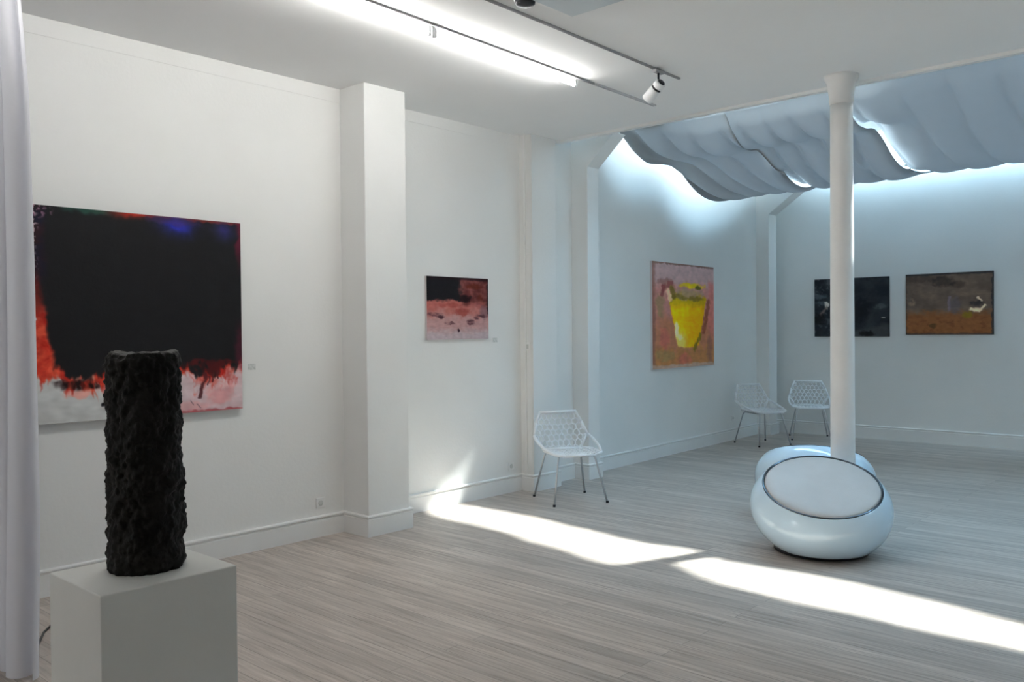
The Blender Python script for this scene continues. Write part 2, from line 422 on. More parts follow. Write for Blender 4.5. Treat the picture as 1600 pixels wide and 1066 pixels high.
def art1(u, v):
    W = (196, 197, 196); c = mix(W, (204, 176, 180), sst(0.58, 0.72, u))
    c = mix(c, (214, 150, 150), 0.8 * blob(u, v, 0.88, 0.90, 0.08, 0.06) + 0.5 * blob(u, v, 0.72, 0.97, 0.1, 0.03))
    c = mix(c, (220, 212, 212), 0.6 * max(0, fbm(u, v, 14, 2)) * sst(0.6, 0.7, u))
    c = mix(c, (222, 165, 155), blob(u, v, 0.19, 0.87, 0.06, 0.02) + blob(u, v, 0.25, 0.84, 0.05, 0.03) * 0.6)
    j = 0.035 * fbm(u, v * 0.3, 14, 5) + 0.03 * fbm(u, v * 0.2, 34, 9)
    # lower boundary of the dark field
    B = 0.775 - 0.035 * sst(0.95, 1.0, u) + 0.03 * blob(u, 0, 0.80, 0, 0.10, 1) + 0.02 * blob(u, 0, 0.3, 0, 0.1, 1)
    B -= 0.045 * sst(0.11, 0.03, u)
    Lb = 0.030 + 0.062 * sst(0.35, 0.85, v) + 0.02 * fbm(v, u, 9, 1)
    # red and orange underlayer
    red = mix((176, 36, 26), (214, 84, 60), 0.5 + fbm(u, v, 18, 4))
    er = sst(B + 0.075 + j * 1.8, B + 0.035 + j * 1.8, v)
    lr = sst(-0.012, 0.004, u + 0.02 * fbm(u, v, 20, 8))
    rm = er * lr * (1 - 0.9 * sst(0.66, 0.74, u) * sst(B + 0.0, B + 0.02, v) * (0.6 + fbm(u, v, 20, 6)))
    red = mix(red, (74, 26, 24), 0.75 * sst(0.56, 0.42, v) * sst(0.2, 0.1, u))
    left_on = 1
    c = mix(c, red, rm * (left_on if u < 0.15 else 1))
    c = mix(c, (120, 14, 10), rm * 0.5 * max(0, fbm(u, v, 30, 3)))
    c = mix(c, (196, 190, 168), 0.75 * blob(u, v, 0.20, 0.795, 0.07, 0.016) * (0.6 + fbm(u, v, 40, 2)))
    # near-black streaks below the field on the left
    c = mix(c, (28, 12, 12), blob(u, v, 0.20, 0.825, 0.11, 0.028) * (0.75 + fbm(u * 1.5, v * 0.5, 26, 12)))
    c = mix(c, (190, 40, 26), blob(u, v, 0.325, 0.86, 0.035, 0.13) * (0.75 + 1.2 * fbm(u, v, 24, 13)))
    K = (22, 22, 24)
    bk = sst(B + 0.012 + j, B - 0.018 + j, v) * sst(Lb - 0.015, Lb + 0.012, u)
    edge_top = sst(0.05, 0.0, v)
    c = mix(c, K, bk)
    # upper left brown-black edge
    up = sst(0.40, 0.28, v) * sst(0.07, 0.03, u)
    c = mix(c, mix((44, 22, 26), (22, 20, 36), 0.5 + fbm(u, v, 12, 20)), up)
    c = mix(c, (205, 180, 185), (0.9 if nz(u, v, 70, 3) > 0.18 else 0) * sst(0.03, 0.012, u) * sst(0.45, 0.0, v))
    c = mix(c, (160, 120, 145), 0.7 * blob(u, v, 0.045, 0.025, 0.045, 0.03) * (nz(u, v, 60, 5) > 0.1))
    c = mix(c, (34, 74, 62), 0.8 * sst(0.03, 0.008, v) * sst(0.1, 0.16, u) * sst(0.36, 0.3, u))
    c = mix(c, (150, 42, 30), 0.95 * glow(u, v, 0.42, 0.0, 0.10, 0.030) + 0.6 * sst(0.016, 0.004, v) * sst(0.4, 0.5, u))
    c = mix(c, (36, 42, 150), 1.0 * glow(u, v, 0.665, 0.045, 0.10, 0.055) * (0.85 + 0.6 * fbm(u, v, 10, 14)))
    c = mix(c, (60, 40, 90), 0.5 * blob(u, v, 0.64, 0.02, 0.14, 0.03))
    c = mix(c, (44, 44, 110), 0.75 * glow(u, v, 0.905, 0.045, 0.07, 0.06))
    c = mix(c, (92, 24, 44), 0.8 * sst(0.965, 0.985, u) * sst(0.30, 0.10, v) + 0.5 * sst(0.95, 0.985, u) * sst(0.5, 0.62, v) * sst(0.80, 0.76, v))
    c = mix(c, (84, 18, 20), 0.8 * sst(0.5, 0.9, fbm(u, v, 16, 30) + 0.9) * blob(u, v, 0.85, 0.765, 0.17, 0.035))
    # drips, lower right
    for (p, q, w) in (((0.79, 0.80), (0.77, 0.92), 0.010), ((0.83, 0.80), (0.825, 0.84), 0.007), ((0.805, 0.81), (0.80, 0.86), 0.006), ((0.86, 0.79), (0.855, 0.825), 0.006)):
        c = mix(c, (70, 26, 30), 0.9 * stroke(u, v, p, q, w))
    for (a, b) in ((0.755, 0.955), (0.72, 0.94)):
        c = mix(c, (110, 86, 90), 0.7 * stroke(u, v, (a, b), (a + 0.012, b + 0.02), 0.005))
    c = mix(c, (18, 18, 24), blob(u, v, 0.285, 0.925, 0.013, 0.013))
    c = mix(c, (150, 40, 44), 0.6 * sst(0.985, 0.995, v) * sst(0.6, 0.7, u))
    return c

def art2(u, v):
    f = fbm(u, v, 7, 1); g = fbm(u * 0.6, v * 1.6, 12, 4)
    c = mix((196, 112, 104), (202, 158, 156), sst(0.45, 0.72, v + 0.08 * f))
    c = mix(c, (206, 186, 192), sst(0.78, 0.95, v + 0.04 * g))
    c = mix(c, (160, 66, 56), 0.7 * blob(u, v, 0.55, 0.56, 0.14, 0.06) + 0.5 * blob(u, v, 0.35, 0.45, 0.2, 0.04))
    br = mix((96, 44, 42), (150, 86, 84), 0.5 + f)
    c = mix(c, br, sst(0.50, 0.36, v + 0.05 * g) * sst(0.5, 0.6, u))
    c = mix(c, (128, 96, 106), 0.7 * blob(u, v, 0.93, 0.55, 0.1, 0.12))
    c = mix(c, (28, 26, 30), sst(0.40, 0.35, v + 0.03 * g) * sst(0.60, 0.50, u + 0.05 * f))
    c = mix(c, (36, 18, 24), blob(u, v, 0.6, 0.34, 0.12, 0.06) + 0.8 * sst(0.06, 0.03, v) + 0.9 * sst(0.97, 0.985, u) * sst(0.62, 0.58, v))
    c = mix(c, (104, 40, 24), 0.8 * blob(u, v, 0.76, 0.14, 0.16, 0.05) + 0.7 * blob(u, v, 0.86, 0.32, 0.05, 0.06))
    c = mix(c, (26, 24, 26), 0.9 * sst(0.05, 0.03, u) * sst(0.42, 0.36, v))
    for (a, b, p, q) in ((0.10, 0.60, 0.12, 0.028), (0.22, 0.64, 0.06, 0.03), (0.36, 0.745, 0.09, 0.03), (0.70, 0.73, 0.07, 0.05), (0.88, 0.62, 0.11, 0.025), (0.80, 0.66, 0.05, 0.03)):
        c = mix(c, (88, 52, 62), 0.85 * blob(u, v, a, b, p, q) * (0.8 + 1.2 * g))
    c = mix(c, (60, 34, 44), blob(u, v, 0.49, 0.865, 0.022, 0.03))
    return c

def art3(u, v):
    f = fbm(u, v, 6, 1); g = fbm(u, v, 13, 8)
    c = mix((166, 146, 156), (168, 122, 122), sst(0.14, 0.28, v + 0.05 * f))
    c = mix(c, (160, 112, 90), sst(0.40, 0.62, v + 0.1 * f))
    c = mix(c, (158, 116, 70), sst(0.78, 0.86, v + 0.08 * g) * 0.7)
    c = mix(c, (176, 110, 112), 0.8 * sst(0.86, 0.94, u + 0.03 * f) * sst(0.12, 0.2, v) * sst(0.8, 0.6, v))
    c = mix(c, (118, 84, 80), 0.7 * sst(0.06, 0.02, u) + 0.6 * blob(u, v, 0.93, 0.86, 0.06, 0.16) + 0.6 * blob(u, v, 0.2, 0.18, 0.14, 0.03))
    c = mix(c, (128, 120, 84), 0.6 * blob(u, v, 0.12, 0.40, 0.08, 0.12) + 0.6 * blob(u, v, 0.2, 0.88, 0.16, 0.05))
    c = mix(c, (176, 92, 96), 0.55 * blob(u, v, 0.5, 0.93, 0.12, 0.06) + 0.5 * blob(u, v, 0.18, 0.72, 0.08, 0.1))
    c = mix(c, (160, 140, 132), sst(0.955, 0.975, v))
    c = mix(c, (118, 96, 92), sst(0.022, 0.01, v))
    # bucket
    if 0.2 < v < 0.83:
        t = (v - 0.24) / 0.57
        l = 0.23 + 0.15 * t + 0.012 * f; r = 0.88 - 0.15 * t + 0.012 * g
        inside = sst(l - 0.015, l + 0.015, u) * sst(r + 0.015, r - 0.015, u) * sst(0.30 - 0.0, 0.34, v + 0.06 * math.sin(PI * max(0, min(1, (u - l) / (r - l + 1e-6))))) * sst(0.825, 0.80, v + 0.03 * abs(u - 0.55))
        yl = mix((222, 194, 6), (204, 160, 6), sst(0.4, 0.75, u + 0.2 * f))
        yl = mix(yl, (208, 200, 120), 0.85 * sst(0.62, 0.48, u + 0.15 * (v - 0.6)) * sst(0.56, 0.70, v - 0.35 * (u - 0.35)))
        yl = mix(yl, (232, 226, 190), blob(u, v, 0.37, 0.63, 0.04, 0.08) + 0.8 * blob(u, v, 0.43, 0.71, 0.05, 0.03))
        yl = mix(yl, (150, 140, 22), 0.6 * sst(0.46, 0.36, v))
        c = mix(c, yl, inside)
    c = mix(c, (150, 130, 118), 0.9 * blob(u, v, 0.55, 0.29, 0.27, 0.06))
    c = mix(c, (112, 98, 40), 0.85 * (stroke(u, v, (0.30, 0.25), (0.30, 0.33), 0.05) + blob(u, v, 0.40, 0.32, 0.12, 0.025) + blob(u, v, 0.68, 0.335, 0.13, 0.025)))
    c = mix(c, (190, 178, 30), blob(u, v, 0.62, 0.205, 0.20, 0.026))
    c = mix(c, (84, 84, 26), blob(u, v, 0.72, 0.225, 0.06, 0.02))
    c = mix(c, (222, 196, 176), 0.8 * stroke(u, v, (0.21, 0.24), (0.27, 0.34), 0.035))
    c = mix(c, (126, 70, 74), 0.9 * stroke(u, v, (0.14, 0.30), (0.16, 0.24), 0.03) + 0.8 * stroke(u, v, (0.16, 0.24), (0.30, 0.20), 0.03))
    c = mix(c, (120, 66, 50), 0.8 * stroke(u, v, (0.90, 0.36), (0.82, 0.66), 0.04))
    c = mix(c, (96, 92, 24), 0.8 * stroke(u, v, (0.76, 0.70), (0.66, 0.82), 0.03))
    return (min(255, c[0] * 1.07), c[1], c[2] * 0.93)

def art4(u, v):
    f = fbm(u, v, 6, 2); g = fbm(u, v * 0.8, 13, 6)
    c = mix((30, 34, 40), (46, 50, 54), 0.5 + f)
    c = mix(c, (78, 80, 84), 0.8 * sst(0.1, 0.6, g) * sst(0.34, 0.2, u))
    c = mix(c, (96, 104, 110), 0.6 * blob(u, v, 0.06, 0.30, 0.12, 0.05) + 0.5 * blob(u, v, 0.1, 0.42, 0.1, 0.03))
    c = mix(c, (188, 182, 176), blob(u, v, 0.18, 0.46, 0.035, 0.07) * (0.9 + g))
    c = mix(c, (120, 104, 100), 0.8 * stroke(u, v, (0.16, 0.50), (0.10, 0.62), 0.03))
    c = mix(c, (66, 66, 68), sst(0.02, 0.10, v - 0.86 + 0.28 * (u - 0.5)) * 0.8)
    c = mix(c, (20, 18, 20), blob(u, v, 0.72, 0.95, 0.1, 0.05) + 0.8 * blob(u, v, 0.05, 0.7, 0.1, 0.1))
    c = mix(c, (92, 96, 96), 0.6 * blob(u, v, 0.9, 0.50, 0.09, 0.05))
    c = mix(c, (150, 146, 140), blob(u, v, 0.93, 0.68, 0.03, 0.012))
    c = mix(c, (18, 20, 26), 0.7 * blob(u, v, 0.62, 0.55, 0.14, 0.2))
    return c

def art5(u, v):
    f = fbm(u, v, 5, 3); g = fbm(u, v, 12, 9)
    c = mix((98, 88, 82), (80, 72, 68), 0.5 + f)
    c = mix(c, (118, 80, 52), sst(0.56, 0.72, v + 0.05 * g))
    c = mix(c, (92, 58, 38), 0.6 * sst(0.0, 0.5, g) * sst(0.6, 0.8, v))
    c = mix(c, (52, 46, 46), 0.8 * blob(u, v, 0.44, 0.14, 0.12, 0.09) + 0.6 * blob(u, v, 0.2, 0.08, 0.2, 0.06) + 0.5 * blob(u, v, 0.62, 0.2, 0.1, 0.06))
    c = mix(c, (48, 48, 52), sst(0.045, 0.02, v) + sst(0.975, 0.99, u) * 0.9 + sst(0.02, 0.008, u) * 0.6 + 0.7 * sst(0.965, 0.985, v))
    c = mix(c, (110, 104, 130), 0.75 * blob(u, v, 0.51, 0.50, 0.022, 0.14))
    c = mix(c, (86, 84, 96), 0.6 * blob(u, v, 0.58, 0.52, 0.07, 0.14))
    c = mix(c, (108, 100, 28), 0.8 * blob(u, v, 0.72, 0.69, 0.06, 0.06))
    c = mix(c, (40, 40, 46), 0.8 * blob(u, v, 0.82, 0.50, 0.08, 0.045))
    c = mix(c, (206, 198, 176), stroke(u, v, (0.77, 0.60), (0.85, 0.61), 0.035) + stroke(u, v, (0.85, 0.61), (0.91, 0.54), 0.025))
    c = mix(c, (190, 184, 172), stroke(u, v, (0.83, 0.41), (0.87, 0.46), 0.018))
    c = mix(c, (140, 124, 112), 0.7 * blob(u, v, 0.07, 0.47, 0.05, 0.06) * (0.7 + g))
    c = mix(c, (60, 44, 24), 0.8 * blob(u, v, 0.32, 0.86, 0.05, 0.035))
    return (min(255, c[0] * 1.08), c[1], c[2] * 0.93)

def painting(label, p0, right, w, h, depth, art, n, edge, gain=1.0):
    """p0: bottom-left corner on the wall; right: unit vector along the wall"""
    right = Vector(right); nrm = Vector((-right.y, right.x, 0)) * -1
    root = thing('painting', label, 'painting', p0)
    ang = math.atan2(right.y, right.x); root.rotation_euler = (0, 0, ang)
    bm = bmesh.new(); nx = n; nv = int(n * h / w)
    g = [[bm.verts.new((w * i / nx, -depth, h * (1 - j / nv))) for i in range(nx + 1)] for j in range(nv + 1)]
    for j in range(nv):
        for i in range(nx): bm.faces.new([g[j][i], g[j + 1][i], g[j + 1][i + 1], g[j][i + 1]])
    o = obj('canvas', bm, M['paint'], root)
    at = o.data.color_attributes.new('paint', 'FLOAT_COLOR', 'POINT')
    k = 0; buf = []
    for v in o.data.vertices:
        pu, pv = v.co.x / w, 1 - v.co.z / h
        wx = 0.016 * fbm(pu, pv, 9, 31) + 0.007 * nz(pu, pv, 40, 5); wy = 0.016 * fbm(pu, pv, 9, 47) + 0.007 * nz(pu, pv, 40, 8)
        c = art(pu + wx, pv + wy)
        gr = 1 + 0.05 * nz(pu * 0.5, pv, 50, 77) + 0.07 * nz(pu, pv, 18, 71)
        c = (c[0] * gr, c[1] * gr, c[2] * gr)
        buf.extend((lin(max(0, min(255, c[0]))) * gain, lin(max(0, min(255, c[1]))) * gain, lin(max(0, min(255, c[2]))) * gain, 1.0))
    at.data.foreach_set('color', buf)
    bm = bmesh.new(); box(bm, 0, w, -depth + 0.0006, 0.0, 0, h)
    obj('stretcher', bm, edge, root)
    return root
# left wall: the wall faces +X, so 'right' along it is +Y
painting('large near-square painting, black field over red and white, behind the black sculpture', (X1, 1.895, 1.052), (0, 1, 0), 1.378, 1.325, 0.042, art1, 300, M['stretcher'], 1.12)
painting('small square painting, black over salmon pink, between the two near pilasters', (X2, 5.150, 1.515), (0, 1, 0), 0.785, 0.568, 0.025, art2, 130, M['stretcherw'], 0.86)
ra = Vector((A1[0] - A0[0], A1[1] - A0[1], 0)).normalized()
painting('tall pinkish painting of a yellow bucket on the left annex wall', (ax(8.93), 8.93, 1.095), ra, 1.64, 1.325, 0.03, art3, 190, M['stretcherw'], 1.58)
painting('dark black and grey painting half hidden behind the column', (-5.30, YB, 1.453), (1, 0, 0), 1.065, 0.842, 0.035, art4, 150, M['stretcher'], 1.45)
painting('brown and grey painting with a white crescent, right of the column', (-4.01, YB, 1.478), (1, 0, 0), 1.083, 0.825, 0.035, art5, 160, M['stretcher'], 1.6)

# ------------------------------------------------------------------ plinth and sculpture
PC = (-2.178, 0.985)
root = None
bm = bmesh.new(); box(bm, -0.143, 0.158, -0.172, 0.172, 0, 1.0)
o = obj('plinth', bm, M['plinth'], None, False, 0.003); o.location = (PC[0], PC[1], 0); o.rotation_euler = (0, 0, math.radians(0.5))
tag(o, 'square white painted plinth carrying the black cylindrical sculpture', 'plinth')

bm = bmesh.new()
SH, SR = 0.548, 0.086
prof = []
NZ = 150; NS = 190; rings = []
def surf(a, t):
    """radius at angle a, height fraction t"""
    ca, sa = math.cos(a), math.sin(a)
    p = Vector((ca * 1.0, sa * 1.0, t * 5.5))
    r = SR * (1.04 - 0.02 * t)
    r += 0.0085 * noise.noise(p * 1.6 + Vector((3, 1, 0)))
    d, pp = noise.voronoi(p * 2.6 + Vector((0.3, 0.1, 0.4)) * noise.noise(p * 3))
    r += 0.011 * (0.55 - d[0]) * 0.9
    r += 0.0065 * noise.noise(p * 5.5) + 0.0035 * noise.noise(p * 12)
    r += 0.005 * max(0, noise.noise(Vector((ca * 1.2, sa * 1.2, t * 16 + 1.3 * ca))))
    return r
for j in range(NZ + 1):
    t = j / NZ; ring = []
    for k in range(NS):
        a = 2 * PI * k / NS
        r = surf(a, t) * (1 - 0.06 * sst(0.975, 1.0, t)) * (1 - 0.05 * sst(0.02, 0, t))
        z = t * SH + (0.008 * noise.noise(Vector((math.cos(a), math.sin(a), 4))) if t > 0.9 else 0)
        ring.append(bm.verts.new((r * math.cos(a), r * math.sin(a), z)))
    rings.append(ring)
for s in (0.93, 0.8, 0.62, 0.4, 0.2):
    ring = []
    for k in range(NS):
        a = 2 * PI * k / NS; b = rings[NZ][k].co
        dz = 0.006 * noise.noise(Vector((b.x * s * 40, b.y * s * 40, 2))) - 0.006 * (1 - s)
        ring.append(bm.verts.new((b.x * s, b.y * s, b.z * s + SH * (1 - s) + dz + 0.004)))
    rings.append(ring)
for j in range(len(rings) - 1):
    for k in range(NS):
        bm.faces.new([rings[j][k], rings[j][(k + 1) % NS], rings[j + 1][(k + 1) % NS], rings[j + 1][k]])
bm.faces.new(rings[-1]); bm.faces.new(rings[0][::-1])
o = obj('sculpture', bm, M['sculpt'], None, True); o.location = (-2.183, 0.998, 1.0)
tag(o, 'rough charred black cylindrical sculpture standing on the white plinth', 'sculpture')

# ------------------------------------------------------------------ pod seats
def pod(label, loc, up, hc=0.468, group='round pod seats'):
    """up: normal of the tilted seat plane"""
    up = Vector(up).normalized()
    root = thing('pod_seat', label, 'seat', (loc[0], loc[1], 0), group=group)
    q = Vector((0, 0, 1)).rotation_difference(up).to_matrix().to_4x4()
    c = Vector((0, 0, hc)) - up * 0.165
    c.z = c.z
    T = Matrix.Translation(c) @ q
    RB, RR = 0.486, 0.412
    bm = bmesh.new(); prof = []
    n = 40
    for i in range(n + 1):                    # lower half, a flattened superellipse
        a = -PI / 2 + (PI / 2) * i / n
        prof.append((RB * abs(math.cos(a)) ** 0.68 + 1e-4, -0.275 * abs(math.sin(a)) ** 0.92))
    zt = 0.165; bu = zt / math.sqrt(1 - (RR / RB) ** 2) * 1.0
    for i in range(1, 19):
        a = math.asin(zt / bu) * i / 18
        prof.append((RB * math.cos(a), bu * math.sin(a)))
    prof += [(RR - 0.004, zt + 0.003), (RR - 0.010, zt + 0.002), (RR - 0.014, zt - 0.006)]
    lathe(bm, prof, 96, T, caps=False)
    for v in bm.verts:                        # sits on its base plate
        if v.co.z < 0.032: v.co.z = 0.032 + (v.co.z - 0.032) * 0.02
    obj('shell', bm, M['pod'], root, True)
    bm = bmesh.new()                          # dark chrome ring
    seg = 96; ring = []
    pts = []
    for k in range(seg):
        a = 2 * PI * k / seg
        pts.append((a, [(RR - 0.013 + 0.0085 * math.cos(b), zt + 0.0015 + 0.0085 * math.sin(b)) for b in [2 * PI * m / 10 for m in range(10)]]))
    vs = [[bm.verts.new(T @ Vector((r * math.cos(a), r * math.sin(a), z))) for r, z in pr] for a, pr in pts]
    for k in range(seg):
        for m in range(10):
            bm.faces.new([vs[k][m], vs[(k + 1) % seg][m], vs[(k + 1) % seg][(m + 1) % 10], vs[k][(m + 1) % 10]])
    o = obj('rim_ring', bm, M['chrome'], root, True); o['label'] = 'dark chrome ring'
    bm = bmesh.new()
    cr = RR - 0.020
    prof = [(cr - 0.0, zt - 0.03), (cr, zt - 0.006), (cr - 0.004, zt + 0.004), (cr - 0.015, zt + 0.010), (cr - 0.04, zt + 0.014)]
    for s in (0.85, 0.7, 0.5, 0.3, 0.1, 0.001):
        prof.append(((cr) * s, zt + 0.016 + 0.006 * (1 - s * s)))
    lathe(bm, prof, 96, T)
    o = obj('cushion', bm, M['cushion'], root, True); o['label'] = 'pale leather seat cushion'
    bm = bmesh.new()
    lathe(bm, [(0.305, 0.0), (0.322, 0.006), (0.322, 0.030), (0.30, 0.045)], 64)
    cx = T @ Vector((0, 0, -0.235))
    for v in bm.verts: v.co.x += c.x * 0.9; v.co.y += c.y * 0.9
    o = obj('base', bm, M['black'], root, True); o['label'] = 'black foot ring'
    return root
tv = Vector((2.49, -5.97, 0)).normalized(); rt = Vector((0.924, 0.385, 0))
up1 = Vector((0, 0, 0.92)) + tv * 0.385 + rt * 0.06
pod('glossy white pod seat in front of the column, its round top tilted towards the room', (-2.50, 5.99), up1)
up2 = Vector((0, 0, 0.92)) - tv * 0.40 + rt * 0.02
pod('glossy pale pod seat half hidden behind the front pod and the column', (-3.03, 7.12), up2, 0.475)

# ------------------------------------------------------------------ chairs
def lattice(bm, P, cells, r, inside):
    """hex net in (s, t); P maps to 3-D; inside tests"""
    edges = set()
    def key(p): return (round(p[0], 4), round(p[1], 4))
    jit = {}
    def jp(k):
        if k not in jit:
            rr = random.Random(hash(k) & 0xffff)
            jit[k] = (k[0] + rr.uniform(-0.006, 0.006), k[1] + rr.uniform(-0.006, 0.006))
        return jit[k]
    w = cells
    hh = w / math.sqrt(3)
    for row in range(-8, 20):
        for colm in range(-8, 9):
            cx = colm * w + (w / 2 if row % 2 else 0); cy = row * hh * 1.5
            vs = [key((cx + hh * math.sin(PI / 3 * k), cy + hh * math.cos(PI / 3 * k))) for k in range(6)]
            for k in range(6):
                a, b = vs[k], vs[(k + 1) % 6]
                edges.add((min(a, b), max(a, b)))
    for a, b in edges:
        pa, pb = jp(a), jp(b)
        ia, ib = inside(*pa), inside(*pb)
        if not ia and not ib: continue
        if not (ia and ib):
            if not ia: pa, pb = pb, pa
            lo, hi = 0.0, 1.0
            for _ in range(12):
                m = (lo + hi) / 2
                q = (pa[0] + (pb[0] - pa[0]) * m, pa[1] + (pb[1] - pa[1]) * m)
                if inside(*q): lo = m
                else: hi = m
            pb = (pa[0] + (pb[0] - pa[0]) * hi, pa[1] + (pb[1] - pa[1]) * hi)
        tube(bm, [P(*pa), P(*pb)], r, 5)
def poly_inside(poly):
    def f(x, y):
        c = False; n = len(poly); j = n - 1
        for i in range(n):
            xi, yi = poly[i]; xj, yj = poly[j]
            if (yi > y) != (yj > y) and x < (xj - xi) * (y - yi) / (yj - yi) + xi: c = not c
            j = i
        return c
    return f
def frame_loop(bm, pts, r, seg=8):
    pts = [Vector(p) for p in pts]; n = len(pts)
    for i in range(n):
        tube(bm, [pts[i], pts[(i + 1) % n]], r, seg)
        m = bmesh.ops.create_uvsphere(bm, u_segments=8, v_segments=6, radius=r * 1.05, matrix=Matrix.Translation(pts[i]))

BACK = [(-0.185, 0.80), (0.185, 0.80), (0.235, 0.70), (0.275, 0.585), (0.19, 0.455), (-0.19, 0.455), (-0.275, 0.585), (-0.235, 0.70)]
def PB(s, t):   # back: s lateral, t height
    lean = -0.20 - 0.12 * (t - 0.455) / 0.345 + 0.045 * (s / 0.27) ** 2 - 0.02 * math.sin(PI * (t - 0.455) / 0.345)
    return Vector((lean, s, t))
SEAT = [(-0.20, -0.19), (-0.20, 0.19), (-0.02, 0.245), (0.20, 0.235), (0.255, 0.15), (0.255, -0.15), (0.20, -0.235), (-0.02, -0.245)]
def PS(x, y):
    z = 0.455 - 0.022 * math.cos(PI * y / 0.55) * math.cos(PI * x / 0.55) + 0.012 * (abs(y) / 0.24) ** 3 - 0.01 * sst(0.15, 0.26, x)
    return Vector((x, y, z))
def make_chair(label, loc, rz):
    root = thing('lattice_chair', label, 'chair', loc, (0, 0, rz), 'white lattice chairs along the walls')
    bm = bmesh.new()
    frame_loop(bm, [PB(*p) for p in BACK], 0.0125)
    lattice(bm, PB, 0.058, 0.0078, poly_inside(BACK))
    obj('backrest', bm, M['chair'], root, True)
    bm = bmesh.new()
    frame_loop(bm, [PS(*p) for p in SEAT], 0.0125)
    lattice(bm, PS, 0.058, 0.0080, poly_inside(SEAT))
    obj('seat', bm, M['chair'], root, True)
    for s in (-1, 1):
        bm = bmesh.new()
        tube(bm, [PB(s * 0.275, 0.585), Vector((-0.10, s * 0.287, 0.545)), Vector((0.06, s * 0.275, 0.495)), PS(0.20, s * 0.235)], 0.014, 8)
        obj('side_rail', bm, M['chair'], root, True)
    for sx, sy in ((-1, -1), (-1, 1), (1, -1), (1, 1)):
        bm = bmesh.new()
        top = Vector((0.17 * sx, 0.17 * sy, 0.435)); bot = Vector((0.262 * sx, 0.262 * sy, 0.004))
        tube(bm, [Vector((0.05 * sx, 0.17 * sy, 0.432)), Vector((0.14 * sx, 0.17 * sy, 0.432)), Vector((0.165 * sx, 0.175 * sy, 0.424)), Vector((0.178 * sx, 0.185 * sy, 0.40)), bot], 0.0095, 10)
        lg = obj('leg', bm, M['steel'], root, True)
        bm = bmesh.new(); lathe(bm, [(0.013, 0.0), (0.013, 0.018), (0.010, 0.02)], 12, Matrix.Translation((bot.x, bot.y, 0)))
        obj('foot', bm, M['black'], lg, True)
    bm = bmesh.new()
    for s in (-1, 1): tube(bm, [(-0.15, s * 0.17, 0.432), (0.15, s * 0.17, 0.432)], 0.009, 8)
    for x in (-0.06, 0.08): tube(bm, [(x, -0.17, 0.430), (x, 0.17, 0.430)], 0.008, 8)
    obj('under_frame', bm, M['steel'], root, True)
    return root
c0 = make_chair('white lattice chair beside the middle pilaster, near the patch of sunlight', (-5.05, 6.33, 0), math.radians(-29))
dup(c0, (-5.44, 11.05, 0), math.radians(-25), 'white lattice chair below the yellow bucket painting, left one of the far pair')
dup(c0, (-5.19, 12.03, 0), math.radians(-62), 'white lattice chair in the far corner, partly behind the column')

# ------------------------------------------------------------------ ceiling lights
def track(label, x0, y0, x1, y1, m, w=0.015, h=0.014):
    bm = bmesh.new(); d = Vector((x1 - x0, y1 - y0)).normalized(); n = Vector((-d.y, d.x)) * w / 2
    g = n * 0.45
    # body with a groove underneath
    for a, b, z0, z1 in ((n, g, H - h, H), (-g, -n, H - h, H), (g, -g, H - h + 0.006, H)):
        prism(bm, [(x0 + a.x, y0 + a.y), (x1 + a.x, y1 + a.y), (x1 + b.x, y1 + b.y), (x0 + b.x, y0 + b.y)], z0, z1)
    o = obj('light_track', bm, m, None)
    tag(o, label, 'light track'); return o
track('thin grey ceiling track carrying the white spotlights', -3.435, 1.2, -3.52, 5.80, M['track'])
track('thin grey ceiling track beside the lit fluorescent tubes', -3.93, 1.2, -4.075, 5.45, M['track'])
track('pale end of ceiling track past the fluorescent tubes', -4.078, 5.47, -4.10, 6.35, M['trackw'], 0.03, 0.012)

def tube_light(label, x0, y0, x1, y1):
    d = Vector((x1 - x0, y1 - y0, 0)); L = d.length; ang = math.atan2(d.y, d.x)
    root = thing('fluorescent_light', label, 'light', (x0, y0, H), (0, 0, ang), 'fluorescent tubes in a line on the ceiling')
    bm = bmesh.new(); tube(bm, [(0.022, 0, -0.048), (L - 0.022, 0, -0.048)], 0.014, 16)
    obj('lamp_tube', bm, M['tube'], root, True)
    for x in (0.0, L - 0.022):
        bm = bmesh.new(); box(bm, x, x + 0.022, -0.012, 0.012, -0.066, 0)
        obj('end_cap', bm, M['lampw'], root, False, 0.004)
    return root
def tl(y): return -3.93 - 0.0341 * (y - 1.2) - 0.040
tube_light('lit fluorescent tube nearest the far end of the ceiling track', tl(3.74), 3.74, tl(5.26), 5.26)
tube_light('lit fluorescent tube of the row, cut off by the top edge of the photo', tl(2.20), 2.20, tl(3.71), 3.71)
tube_light('added fluorescent tube out of the frame, lighting the top of the white plinth', tl(0.66), 0.66, tl(2.17), 2.17)  # extra tube outside the view, added to brighten the plinth top

